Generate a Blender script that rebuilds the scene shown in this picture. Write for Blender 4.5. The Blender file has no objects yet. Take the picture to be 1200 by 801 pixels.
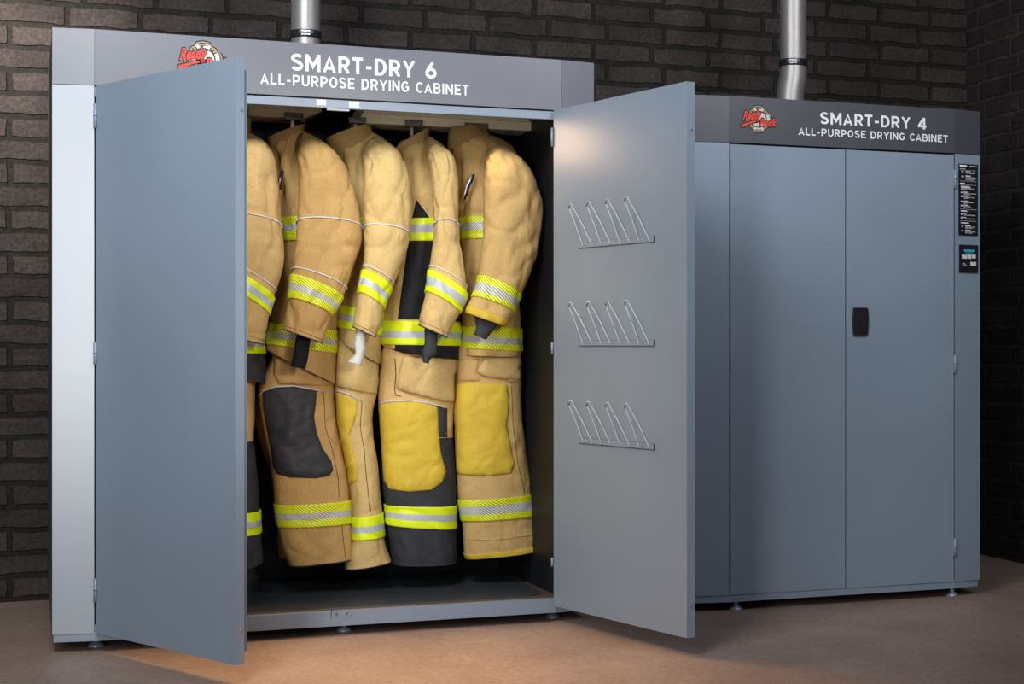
import bpy, bmesh, math, random
from mathutils import Vector, Matrix, noise
from mathutils.bvhtree import BVHTree
from mathutils.geometry import delaunay_2d_cdt
random.seed(4)
sc = bpy.context.scene
COL = sc.collection

# ------------------------------------------------------------------ camera
FOC, CX, CY = 1910.65, 762.95, 403.63
CAM = Vector((-.222, -5.6701, 1.0114)); PSI = .368
FW = Vector((math.sin(PSI), math.cos(PSI), 0)); RT = Vector((math.cos(PSI), -math.sin(PSI), 0)); UP = Vector((0, 0, 1))
cd = bpy.data.cameras.new('camera'); cam = bpy.data.objects.new('camera', cd); COL.objects.link(cam)
cam.location = CAM; cam.rotation_euler = (math.pi/2, 0, -PSI)
cd.sensor_width = 36; cd.lens = FOC/1200*36
cd.shift_x = (600-CX)/1200; cd.shift_y = (CY-400.5)/1200
sc.camera = cam

def ray(u, v): return FW + RT*((u-CX)/FOC) - UP*((v-CY)/FOC)
def at(u, v, y):
    d = ray(u, v); return CAM + d*((y-CAM.y)/d.y)
def on_floor(u, v, z=0):
    d = ray(u, v); return CAM + d*((z-CAM.z)/d.z)

# ------------------------------------------------------------------ materials
def lin(r, g, b):
    f = lambda c: (c/255/12.92) if c/255 <= .04045 else ((c/255+.055)/1.055)**2.4
    return (f(r), f(g), f(b), 1)
class NT:
    def __init__(s, name):
        s.m = bpy.data.materials.new(name); s.m.use_nodes = True
        s.t = s.m.node_tree; s.n = s.t.nodes; s.b = s.n['Principled BSDF']
    def add(s, typ, **kw):
        n = s.n.new(typ)
        for k, v in kw.items():
            if k in n.inputs: n.inputs[k].default_value = v
            else: setattr(n, k, v)
        return n
    def link(s, a, b): s.t.links.new(a, b)
    def coord(s, kind='Object', scale=(1, 1, 1)):
        c = s.add('ShaderNodeTexCoord'); m = s.add('ShaderNodeMapping'); m.inputs['Scale'].default_value = scale
        s.link(c.outputs[kind], m.inputs[0]); return m.outputs[0]
    def noise(s, vec, scale, detail=4, rough=.55):
        n = s.add('ShaderNodeTexNoise'); n.inputs['Scale'].default_value = scale
        n.inputs['Detail'].default_value = detail; n.inputs['Roughness'].default_value = rough
        s.link(vec, n.inputs['Vector']); return n.outputs['Fac']
    def ramp(s, fac, stops):
        r = s.add('ShaderNodeValToRGB'); e = r.color_ramp.elements
        while len(e) < len(stops): e.new(.5)
        for i, (p, c) in enumerate(stops): e[i].position = p; e[i].color = c
        s.link(fac, r.inputs[0]); return r.outputs[0]
    def mix(s, fac, a, b, mode='MIX'):
        m = s.add('ShaderNodeMix', data_type='RGBA', blend_type=mode)
        for sock, v in ((m.inputs[0], fac), (m.inputs[6], a), (m.inputs[7], b)):
            if hasattr(v, 'is_output'): s.link(v, sock)
            else: sock.default_value = v
        return m.outputs[2]
    def math(s, op, a, b=0, c=0):
        m = s.add('ShaderNodeMath', operation=op)
        for i, v in enumerate((a, b, c)):
            if hasattr(v, 'is_output'): s.link(v, m.inputs[i])
            else: m.inputs[i].default_value = v
        return m.outputs[0]
    def bump(s, h, strength=.3, dist=.01):
        b = s.add('ShaderNodeBump'); b.inputs['Strength'].default_value = strength; b.inputs['Distance'].default_value = dist
        s.link(h, b.inputs['Height']); s.link(b.outputs[0], s.b.inputs['Normal']); return b

def plain(name, col, rough=.5, metal=0, bump=0, spec=.5):
    t = NT(name); t.b.inputs['Base Color'].default_value = col
    t.b.inputs['Roughness'].default_value = rough; t.b.inputs['Metallic'].default_value = metal
    t.b.inputs['Specular IOR Level'].default_value = spec
    if bump:
        t.bump(t.noise(t.coord(), 400, 3), bump, .001)
    return t.m

def paint(name, col, rough=.5, var=.06):
    rough *= .88
    t = NT(name); v = t.coord()
    n = t.noise(v, 1.3, 3)
    lo = tuple(c*(1-var) for c in col[:3])+(1,); hi = tuple(c*(1+var) for c in col[:3])+(1,)
    t.link(t.ramp(n, [(.3, lo), (.7, hi)]), t.b.inputs['Base Color'])
    t.b.inputs['Roughness'].default_value = rough
    t.b.inputs['Specular IOR Level'].default_value = .75
    t.bump(t.noise(v, 700, 2), .12, .0006)
    return t.m

def fabric(name, col, rough=.85, dark=.90, weave=1.0):
    t = NT(name); v = t.coord()
    n = t.noise(v, 9, 5, .6)
    lo = tuple(c*dark for c in col[:3])+(1,)
    base = t.ramp(n, [(.3, lo), (.62, col)])
    f = t.noise(t.coord(scale=(1, 1, .25)), 420, 2)
    base = t.mix(.28*weave, base, t.ramp(f, [(.3, (.25, .25, .25, 1)), (.7, (1, 1, 1, 1))]), 'MULTIPLY')
    t.link(base, t.b.inputs['Base Color']); t.b.inputs['Roughness'].default_value = rough
    t.b.inputs['Specular IOR Level'].default_value = .2
    w = t.add('ShaderNodeTexWave', wave_type='BANDS', bands_direction='Z'); w.inputs['Scale'].default_value = 160; w.inputs['Distortion'].default_value = 1.5
    t.link(v, w.inputs['Vector'])
    h = t.math('ADD', t.math('MULTIPLY', w.outputs['Fac'], .12*weave), t.math('ADD', t.math('MULTIPLY', t.noise(v, 22, 6, .6), 1.6), t.math('MULTIPLY', f, .12)))
    dn = t.add('ShaderNodeTexNoise'); dn.inputs['Scale'].default_value = 8; dn.inputs['Detail'].default_value = 2; dn.inputs['Distortion'].default_value = .8
    t.link(t.coord(scale=(1, 1, .6)), dn.inputs['Vector'])
    rg = t.math('SUBTRACT', 1, t.math('MULTIPLY', t.math('ABSOLUTE', t.math('SUBTRACT', dn.outputs['Fac'], .5)), 11)); rg = t.math('MAXIMUM', rg, 0)
    h = t.math('SUBTRACT', h, t.math('MULTIPLY', rg, .55*weave))
    t.bump(h, .5, .007)
    return t.m

def tape(name, col, hatch=False, rough=.5):
    t = NT(name)
    if hatch:
        w = t.add('ShaderNodeTexWave', wave_type='BANDS', bands_direction='DIAGONAL'); w.inputs['Scale'].default_value = 55
        t.link(t.coord('UV', (1, 1, 1)), w.inputs['Vector'])
        c2 = tuple(min(1, c*.45+.0) for c in col[:3])+(1,)
        t.link(t.ramp(w.outputs['Fac'], [(.25, c2), (.55, col)]), t.b.inputs['Base Color'])
    else:
        n = t.noise(t.coord(), 14, 3)
        t.link(t.ramp(n, [(.2, tuple(c*.88 for c in col[:3])+(1,)), (.7, col)]), t.b.inputs['Base Color'])
    t.b.inputs['Roughness'].default_value = rough
    return t.m

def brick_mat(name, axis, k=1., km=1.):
    t = NT(name)
    c = t.add('ShaderNodeTexCoord'); sp = t.add('ShaderNodeSeparateXYZ'); cb = t.add('ShaderNodeCombineXYZ')
    t.link(c.outputs['Object'], sp.inputs[0])
    t.link(sp.outputs[axis], cb.inputs[0]); t.link(sp.outputs['Z'], cb.inputs[1])
    v = cb.outputs[0]
    # wobble the joints a little, as hand-moulded bricks do
    nz = t.add('ShaderNodeTexNoise'); nz.inputs['Scale'].default_value = 11; nz.inputs['Detail'].default_value = 5
    t.link(v, nz.inputs['Vector'])
    sub = t.add('ShaderNodeVectorMath', operation='SUBTRACT'); t.link(nz.outputs['Color'], sub.inputs[0]); sub.inputs[1].default_value = (.5, .5, .5)
    scl = t.add('ShaderNodeVectorMath', operation='SCALE'); t.link(sub.outputs[0], scl.inputs[0]); scl.inputs['Scale'].default_value = .024
    ad = t.add('ShaderNodeVectorMath', operation='ADD'); t.link(v, ad.inputs[0]); t.link(scl.outputs[0], ad.inputs[1])
    mp = t.add('ShaderNodeMapping'); t.link(ad.outputs[0], mp.inputs[0]); mp.inputs['Location'].default_value = (-.008, .0799, 0)
    br = t.add('ShaderNodeTexBrick'); t.link(mp.outputs[0], br.inputs['Vector'])
    br.offset = .231; br.offset_frequency = 2; br.squash = 1
    br.inputs['Scale'].default_value = 1; br.inputs['Brick Width'].default_value = .277; br.inputs['Row Height'].default_value = .0905
    br.inputs['Mortar Size'].default_value = .0125; br.inputs['Mortar Smooth'].default_value = .3; br.inputs['Bias'].default_value = 0
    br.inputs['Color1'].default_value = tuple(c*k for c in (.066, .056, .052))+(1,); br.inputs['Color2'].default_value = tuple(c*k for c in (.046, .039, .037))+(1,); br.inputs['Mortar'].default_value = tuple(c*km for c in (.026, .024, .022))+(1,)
    fine = t.noise(v, 60, 6, .7); big = t.noise(v, 6, 4, .6); mid = t.noise(v, 28, 5, .65)
    col = t.mix(.75, br.outputs['Color'], t.ramp(fine, [(.35, (.45, .44, .43, 1)), (.6, (1.15, 1.12, 1.1, 1))]), 'MULTIPLY')
    col = t.mix(.8, col, t.ramp(big, [(.3, (.65, .63, .62, 1)), (.7, (1.2, 1.17, 1.15, 1))]), 'MULTIPLY')
    t.link(col, t.b.inputs['Base Color']); t.b.inputs['Roughness'].default_value = .95
    t.b.inputs['Specular IOR Level'].default_value = .15
    h = t.math('ADD', t.math('MULTIPLY', br.outputs['Fac'], -1.0), t.math('ADD', t.math('MULTIPLY', mid, .55), t.math('MULTIPLY', fine, .35)))
    t.bump(h, .9, .014)
    return t.m

def floor_mat():
    t = NT('floor_concrete'); v = t.coord()
    big = t.noise(v, 2.2, 5, .6); med = t.noise(t.coord(scale=(1, 1.6, 1)), 38, 5, .7)
    col = t.ramp(big, [(.3, lin(146, 122, 108)), (.7, lin(170, 146, 130))])
    stk = t.noise(t.coord(scale=(1, 3.2, 1)), 70, 4, .75)
    col = t.mix(.6, col, t.ramp(stk, [(.36, (.62, .58, .55, 1)), (.5, (1, 1, 1, 1)), (.66, (1.3, 1.3, 1.3, 1))]), 'MULTIPLY')
    col = t.mix(.7, col, t.ramp(med, [(.35, (.68, .65, .62, 1)), (.55, (1, 1, 1, 1)), (.75, (1.22, 1.22, 1.22, 1))]), 'MULTIPLY')
    vo = t.add('ShaderNodeTexVoronoi'); vo.inputs['Scale'].default_value = 17; t.link(v, vo.inputs['Vector'])
    spots = t.math('LESS_THAN', vo.outputs['Distance'], .085)
    rnd = t.add('ShaderNodeSeparateColor'); t.link(vo.outputs['Color'], rnd.inputs[0])
    sel = t.math('MULTIPLY', spots, t.math('GREATER_THAN', rnd.outputs[0], .62))
    col = t.mix(t.math('MULTIPLY', sel, .7), col, lin(70, 52, 42))
    vo2 = t.add('ShaderNodeTexVoronoi'); vo2.inputs['Scale'].default_value = 24; t.link(v, vo2.inputs['Vector'])
    r2 = t.add('ShaderNodeSeparateColor'); t.link(vo2.outputs['Color'], r2.inputs[0])
    s2 = t.math('MULTIPLY', t.math('LESS_THAN', vo2.outputs['Distance'], .09), t.math('GREATER_THAN', r2.outputs[0], .8))
    col = t.mix(t.math('MULTIPLY', s2, .5), col, lin(215, 195, 175))
    t.link(col, t.b.inputs['Base Color']); t.b.inputs['Roughness'].default_value = .5
    t.b.inputs['Specular IOR Level'].default_value = .35
    t.bump(t.noise(v, 120, 4, .6), .15, .002)
    return t.m

def duct_mat():
    t = NT('galvanised_duct'); v = t.coord()
    w = t.add('ShaderNodeTexWave', wave_type='BANDS', bands_direction='Z'); w.inputs['Scale'].default_value = 42; w.inputs['Distortion'].default_value = .6
    t.link(v, w.inputs['Vector'])
    t.b.inputs['Base Color'].default_value = (.36, .335, .32, 1); t.b.inputs['Metallic'].default_value = .7; t.b.inputs['Roughness'].default_value = .46
    t.bump(w.outputs['Fac'], .12, .002)
    return t.m

M = {
 'paint': paint('blue_grey_paint', (.228, .280, .345, 1), .42),
 'paint_light': paint('pale_grey_paint', (.36, .405, .45, 1), .45), 'paint_lit': paint('lit_blue_grey_paint', (.32, .355, .395, 1), .32),  # second: same blue grey paint, left panel's light put into the colour
 'fascia': paint('dark_fascia_paint', (.155, .158, .182, 1), .42),
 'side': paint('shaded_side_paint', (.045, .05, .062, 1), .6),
 'fascia_shaded': paint('shaded_fascia_paint', (.060, .060, .073, 1), .45),  # fascia paint darkened: the shorter cabinet's dimmer light is in the colour
 'seam': plain('seam_shadow', (.012, .013, .016, 1), .8),
 'inner': plain('dark_cabinet_lining', (.012, .013, .016, 1), .5, 0, .1, .25),
 'tray': paint('dark_tray', (.055, .062, .075, 1), .30),
 'sill': paint('warm_lit_floor_frame', (.085, .062, .05, 1), .55),  # brown puts the warm light on the floor frame into its colour
 'cream': paint('cream_rail_paint', (.74, .67, .48, 1), .5),
 'bracket': plain('grey_bracket', (.20, .185, .15, 1), .45, .5),
 'steel': plain('zinc_steel', (.55, .57, .60, 1), .35, .8),
 'wire': plain('pale_wire', (.60, .65, .72, 1), .4),
 'foot': plain('foot_metal', (.33, .38, .47, 1), .35, .5),
 'white': plain('white_lettering', (.82, .82, .84, 1), .5),
 'whitelabel': plain('white_label', (.80, .83, .88, 1), .4),
 'black': plain('black_plastic', (.012, .012, .014, 1), .4),
 'handle': plain('grey_handle_plate', (.10, .10, .12, 1), .4),
 'cyan': plain('cyan_print', (.03, .45, .60, 1), .4),
 'greyprint': plain('grey_print', (.42, .42, .44, 1), .5),
 'pearl': plain('pale_button', (.62, .66, .66, 1), .4),
 'red': plain('emblem_red', (.78, .045, .025, 1), .5),
 'gold': plain('emblem_gold', (.36, .27, .13, 1), .5),
 'ivory': plain('emblem_ivory', (.62, .58, .52, 1), .5),
 'duct': duct_mat(),
 'tan1': fabric('tan_canvas_one', lin(216, 180, 120)),
 'tan2': fabric('tan_canvas_brown', lin(206, 165, 104)),
 'tan3': fabric('tan_canvas_pale', lin(222, 190, 126)),
 'tan4': fabric('tan_canvas_light', lin(223, 189, 126)),
 'tan5': fabric('tan_canvas_golden', lin(216, 179, 116)),
 'charcoal': fabric('charcoal_canvas', lin(62, 62, 66), .75, .7, .6),
 'blackcloth': fabric('black_canvas', lin(38, 38, 42), .7, .7, .6),
 'leather_y': fabric('yellow_leather', lin(216, 184, 64), .55, .84, .3),
 'leather_b': fabric('black_leather', lin(58, 59, 63), .42, .75, .3),
 'knit_w': fabric('white_knit', lin(232, 228, 220), .9, .85),
 'knit_b': fabric('black_knit', lin(30, 30, 33), .9, .8),
 'knit_g': fabric('grey_knit', lin(66, 68, 74), .85, .8),
 'lining': plain('dark_lining', (.02, .02, .024, 1), .9),
 'lime': tape('lime_tape', lin(226, 244, 12)), 'lime_h': tape('lime_tape_hatched', lin(236, 244, 40), True),
 'silver': tape('silver_tape', lin(186, 192, 196), False, .35), 'silver_h': tape('silver_tape_hatched', lin(205, 206, 200), True, .35),
 'piping': plain('silver_piping', (.62, .62, .64, 1), .4),
 'thread': plain('brown_thread', (.16, .10, .045, 1), .9),
}

# ------------------------------------------------------------------ mesh tools
class MB:
    def __init__(s): s.bm = bmesh.new(); s.mats = []; s.cur = 0
    def mat(s, key):
        m = M[key]
        if m not in s.mats: s.mats.append(m)
        s.cur = s.mats.index(m); return s
    def face(s, vs, smooth=False):
        try:
            f = s.bm.faces.new(vs); f.material_index = s.cur; f.smooth = smooth; return f
        except ValueError: return None
    def prism(s, pts, axis, smooth=False):
        """pts: loop of Vectors, extruded by the vector axis"""
        a = [s.bm.verts.new(p) for p in pts]; b = [s.bm.verts.new(Vector(p)+axis) for p in pts]
        n = len(a); s.face(a[::-1]); s.face(b)
        for i in range(n): s.face([a[i], a[(i+1) % n], b[(i+1) % n], b[i]], smooth)
        return s
    def box(s, x0, x1, y0, y1, z0, z1):
        return s.prism([Vector(p) for p in ((x0, y0, z0), (x1, y0, z0), (x1, y1, z0), (x0, y1, z0))], Vector((0, 0, z1-z0)))
    def plan(s, xy, z0, z1):
        return s.prism([Vector((x, y, z0)) for x, y in xy], Vector((0, 0, z1-z0)))
    def obox(s, o, ex, ey, ez):
        o, ex, ey, ez = map(Vector, (o, ex, ey, ez))
        return s.prism([o, o+ex, o+ex+ey, o+ey], ez)
    def tube(s, pts, r, n=10, closed=False, cap=True):
        pts = [Vector(p) for p in pts]; rings = []
        for i, p in enumerate(pts):
            rr = r[i] if isinstance(r, (list, tuple)) else r
            a = pts[max(i-1, 0)]; b = pts[min(i+1, len(pts)-1)]
            if closed: a = pts[i-1]; b = pts[(i+1) % len(pts)]
            t = (b-a).normalized()
            ref = Vector((0, 0, 1)) if abs(t.z) < .9 else Vector((0, 1, 0))
            x = t.cross(ref).normalized(); y = x.cross(t)
            if i and rings:
                x = (px - t*px.dot(t)).normalized(); y = x.cross(t)
            px = x
            rings.append([s.bm.verts.new(p + x*rr*math.cos(k*2*math.pi/n) + y*rr*math.sin(k*2*math.pi/n)) for k in range(n)])
        m = len(rings)
        for i in range(m if closed else m-1):
            A, B = rings[i], rings[(i+1) % m]
            for k in range(n): s.face([A[k], A[(k+1) % n], B[(k+1) % n], B[k]], True)
        if cap and not closed: s.face(rings[0][::-1]); s.face(rings[-1])
        return s
    def lathe(s, prof, c, n=24):
        rings = [[s.bm.verts.new(Vector((c[0]+r*math.cos(k*2*math.pi/n), c[1]+r*math.sin(k*2*math.pi/n), c[2]+z))) for k in range(n)] for r, z in prof]
        for A, B in zip(rings, rings[1:]):
            for k in range(n): s.face([A[k], A[(k+1) % n], B[(k+1) % n], B[k]], True)
        s.face(rings[0][::-1]); s.face(rings[-1]); return s
    def bevel(s, w=.002, seg=2, ang=.6):
        es = [e for e in s.bm.edges if len(e.link_faces) == 2 and e.calc_face_angle(0) > ang]
        bmesh.ops.bevel(s.bm, geom=es, offset=w, segments=seg, affect='EDGES', profile=.5, clamp_overlap=True)
        return s
    def build(s, name, parent=None, org=None, recalc=True):
        if recalc: bmesh.ops.recalc_face_normals(s.bm, faces=s.bm.faces[:])
        me = bpy.data.meshes.new(name)
        o = parent; base = Vector((0, 0, 0))
        while o is not None: base = base + o.location; o = o.parent
        if org is not None: base = base + Vector(org)
        for v in s.bm.verts: v.co -= base
        s.bm.to_mesh(me); s.bm.free()
        for m in s.mats: me.materials.append(m)
        ob = bpy.data.objects.new(name, me); COL.objects.link(ob)
        if parent is not None: ob.parent = parent
        if org is not None: ob.location = org
        return ob

def tag(o, label, cat, group=None, kind=None):
    o['label'] = label; o['category'] = cat
    if group: o['group'] = group
    return o
def empty(name, loc, label, cat, group=None):
    o = bpy.data.objects.new(name, None); COL.objects.link(o); o.location = loc; o.empty_display_size = .1
    return tag(o, label, cat, group)
def struct(o): o['kind'] = 'structure'; return o

def text_geo(body, bold=0., shear=0.):
    c = bpy.data.curves.new('lettering', 'FONT'); c.body = body; c.offset = bold; c.shear = shear; c.resolution_u = 4; c.space_character = 1.02
    o = bpy.data.objects.new('lettering', c); COL.objects.link(o)
    bpy.context.view_layer.update()
    dg = bpy.context.evaluated_depsgraph_get()
    me = bpy.data.meshes.new_from_object(o.evaluated_get(dg))
    vs = [(v.co.x, v.co.y) for v in me.vertices]; fs = [tuple(p.vertices) for p in me.polygons]
    bpy.data.objects.remove(o); bpy.data.curves.remove(c); bpy.data.meshes.remove(me)
    x0 = min(v[0] for v in vs); x1 = max(v[0] for v in vs); y0 = min(v[1] for v in vs); y1 = max(v[1] for v in vs)
    return [((x-x0)/(x1-x0), (y-y0)/(y1-y0)) for x, y in vs], fs
def put_text(mb, geo, fn):
    vs, fs = geo; bv = [mb.bm.verts.new(fn(*q)) for q in vs]
    for f in fs: mb.face([bv[i] for i in f])

# strokes of the sign letters: (advance width, polylines) with cap height 1
def _arc(cx, cy, rx, ry, a0, a1, n=12):
    return [(cx+rx*math.cos(math.radians(a0+(a1-a0)*i/n)), cy+ry*math.sin(math.radians(a0+(a1-a0)*i/n))) for i in range(n+1)]
def glyphs(w):
    h = w/2; lo, hi = h, 1-h; m = .53
    def bowl(x0, x1, y0, y1): r = (y1-y0)/2; return [(x0, y1), (x1-r, y1)]+_arc(x1-r, (y0+y1)/2, r, r, 90, -90)[1:-1]+[(x1-r, y0), (x0, y0)]
    S = _arc(.33, .735, .25, .735-.5-0+.0, 25, 90, 5)
    G = {}
    ru = (hi-m)/2; rl = (m-lo)/2
    G['S'] = (.66, [_arc(.33, hi-ru, .245, ru, 28, 180, 10)+[(.33-.245*.7, m+ru*.35), (.33+.2*.8, m-rl*.33)]+_arc(.33, lo+rl, .255, rl, 12, -158, 12)])
    G['M'] = (.86, [[(h, 0), (h, 1)], [(.86-h, 0), (.86-h, 1)], [(h*.9, 1-h*.5), (.43, .30), (.86-h*.9, 1-h*.5)]])
    G['A'] = (.74, [[(h*.8, 0), (.37, 1-h*.4), (.74-h*.8, 0)], [(.17, .27), (.57, .27)]])
    G['R'] = (.68, [[(h, 0), (h, 1)], bowl(h, .66-h, .44, hi), [(.34, .44), (.66-h*.7, 0)]])
    G['T'] = (.60, [[(0, hi), (.60, hi)], [(.30, 0), (.30, hi)]])
    G['-'] = (.40, [[(.04, .42), (.36, .42)]])
    G['D'] = (.70, [[(h, 0), (h, 1)], [(h, hi), (.30, hi)]+_arc(.30, .5, .40-h, .5-h, 90, -90, 14)[1:-1]+[(.30, lo), (h, lo)]])
    G['Y'] = (.70, [[(h*.7, 1), (.35, .45), (.70-h*.7, 1)], [(.35, 0), (.35, .47)]])
    G['L'] = (.56, [[(h, 1), (h, lo), (.56, lo)]])
    G['P'] = (.66, [[(h, 0), (h, 1)], bowl(h, .66-h, .40, hi)])
    G['U'] = (.70, [[(h, 1), (h, .33)]+_arc(.35, .33, .35-h, .33-h, 180, 360, 14)[1:-1]+[(.70-h, .33), (.70-h, 1)]])
    G['O'] = (.74, [_arc(.37, .5, .37-h, .5-h, 0, 360, 28)])
    G['E'] = (.60, [[(.60, hi), (h, hi), (h, lo), (.60, lo)], [(h, .52), (.54, .52)]])
    G['I'] = (w, [[(h, 0), (h, 1)]])
    G['N'] = (.70, [[(h, 0), (h, 1)], [(.70-h, 0), (.70-h, 1)], [(h*.9, 1-h*.4), (.70-h*.9, h*.4)]])
    G['G'] = (.72, [_arc(.38, .5, .38-h, .5-h, 42, 325, 20)+[(.72-h, .30), (.72-h, .47), (.42, .47)]])
    G['C'] = (.65, [_arc(.38, .5, .38-h, .5-h, 42, 318, 20)])
    G['B'] = (.68, [[(h, 0), (h, 1)], bowl(h, .64-h, m, hi), bowl(h, .68-h, lo, m)])
    G['6'] = (.68, [_arc(.34, .33, .34-h, .33-h, 0, 360, 22), [(.34-.34+h, .36), (.20, .62), (.44, 1)]])
    G['4'] = (.70, [[(.50, 0), (.50, 1)], [(.48, 1-h*.35), (h*.75, .30)], [(.01, .27), (.70, .27)]])
    G[' '] = (.34, [])
    return G
def sign_geo(body, w, gap=.13):
    """flat outlines of the text, normalised to the unit square"""
    G = glyphs(w); x = 0; vs = []; fs = []; lay = 0; word = 0
    for ch in body:
        adv, lines = G[ch]; word += ch == ' '
        for ln in lines:
            closed = (ln[0][0]-ln[-1][0])**2+(ln[0][1]-ln[-1][1])**2 < 1e-6
            P = [Vector((a, b)) for a, b in (ln[:-1] if closed else ln)]; n = len(P); base = len(vs)
            for i in range(n):
                a = P[i-1] if (i or closed) else None; c = P[(i+1) % n] if (i < n-1 or closed) else None
                d1 = (P[i]-a).normalized() if a is not None else (c-P[i]).normalized()
                d2 = (c-P[i]).normalized() if c is not None else d1
                n1 = Vector((-d1.y, d1.x)); n2 = Vector((-d2.y, d2.x)); mt = (n1+n2).normalized()
                k = min(w/2/max(mt.dot(n1), .35), w*.95)
                for sg in (1, -1): q = P[i]+mt*k*sg; vs.append((q.x+x, min(max(q.y, 0), 1), lay, word))
            lay = (lay+1) % 4
            for i in range(n if closed else n-1):
                j = (i+1) % n; fs.append((base+2*i, base+2*j, base+2*j+1, base+2*i+1))
        x += adv+gap
    X = x-gap; x0 = min(v[0] for v in vs); x1 = max(v[0] for v in vs)
    return [((a-x0)/(x1-x0), b, c, d) for a, b, c, d in vs], fs

# ------------------------------------------------------------------ setting
YB, XR = 1.2195, 4.0903
mb = MB(); mb.mats = [floor_mat()]; mb.box(-3.2, XR+.2, -7.5, YB+.2, -.1, 0); struct(mb.build('floor'))
mb = MB(); mb.mats = [brick_mat('dark_brick_back', 'X')]; mb.box(-3.2, XR, YB, YB+.2, 0, 3.4); struct(mb.build('wall_back'))
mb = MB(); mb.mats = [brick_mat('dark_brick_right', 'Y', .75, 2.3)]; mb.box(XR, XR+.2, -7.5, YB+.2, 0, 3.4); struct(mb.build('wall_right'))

# ------------------------------------------------------------------ cabinets
CHX, CHY, ZB, ZD0 = .1307, .0206, .035, .0617

def emblem(mb, cx, cz, y, k):
    """fire-service style badge with red slanted lettering; unit: 1/12 of a photo pixel"""
    hx, hz = .000292*k, .000276*k
    def P(x, z, lay): return Vector((cx+x*hx, y-.0006-lay*.0004, cz+z*hz))
    def poly(pts, lay, m):
        mb.mat(m); mb.face([mb.bm.verts.new(P(x, z, lay)) for x, z in pts])
    def star(scale):
        out = []
        for i in range(120):
            a = i*2*math.pi/120; q = a % (math.pi/2); d = abs(q-math.pi/4)/(math.pi/4)      # 1 at the four arms
            r = 215*(.90+.10*d**.5) if d > .45 else 215*(.86 + .02*math.cos(d*7))
            if .40 < d < .52: r = 215*.97
            out.append((math.sin(a)*r*scale, math.cos(a)*r*scale))
        return out
    poly(star(1.0), 0, 'black'); poly(star(.93), 1, 'gold'); poly(star(.86), 1.4, 'black')
    def arc(r0, r1, a0, a1, lay, m, n=14):
        pts = [(math.sin(a)*r1, math.cos(a)*r1) for a in [a0+(a1-a0)*i/n for i in range(n+1)]]
        pts += [(math.sin(a)*r0, math.cos(a)*r0) for a in [a1+(a0-a1)*i/n for i in range(n+1)]]
        mb.mat(m)
        h = len(pts)//2
        vs = [mb.bm.verts.new(P(x, z, lay)) for x, z in pts]
        for i in range(h-1): mb.face([vs[i], vs[i+1], vs[-2-i], vs[-1-i]])
    for c in (0, math.pi/2, math.pi, 3*math.pi/2):
        arc(128, 172, c-.50, c+.50, 2, 'ivory')
        for s in (-1, 1): arc(132, 172, c+s*.66-.08, c+s*.66+.08, 2, 'gold')
    for c in (0, math.pi):
        for i in range(-3, 4): arc(150, 166, c+i*.085-.03, c+i*.085+.03, 2.5, 'black', 2)
    poly([(math.sin(a)*116, math.cos(a)*112) for a in [i*2*math.pi/40 for i in range(40)]], 2, 'ivory')
    words = (('Ready', -243, 40, -72, 178, .13), ('Rack', 12, 275, -112, 122, .12))
    for lay, m, grow in ((3, 'black', 1), (4.2, 'red', 0)):
        for w, x0, x1, z0, h, sl in words:
            g = text_geo(w, .10 if grow else .035, .35)
            mb.mat(m); e = 15 if grow else 0
            put_text(mb, g, lambda a, b, x0=x0, x1=x1, z0=z0, h=h, sl=sl, e=e, lay=lay: P(x0-e+(x1-x0+2*e)*a, z0-e+(h+2*e)*b*(1 if w == 'Ready' else 1)+sl*((x1-x0)*a) * (1 if w == 'Ready' else .55), lay))
        g = 15 if grow else 0
        poly([(-262-g, -128-g), (-255-g, -88+g), (-120, -38+g), (18+g, -12+g), (18+g, -30-g), (-110, -62-g), (-250, -136-g)], lay, m)

def hinge(parent, x, y, z0, z1, dx, n=(0, -1)):
    mb = MB().mat('paint')
    mb.tube([(x, y, z0), (x, y, z1)], .006, 10)
    mid = (z0+z1)/2
    mb.mat('seam'); mb.tube([(x, y, mid-.001), (x, y, mid+.001)], .0065, 10)
    mb.mat('paint'); mb.box(min(x, x+dx), max(x, x+dx), y+.001, y+.006, z0, z1)
    return mb.build('hinge', parent)

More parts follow.
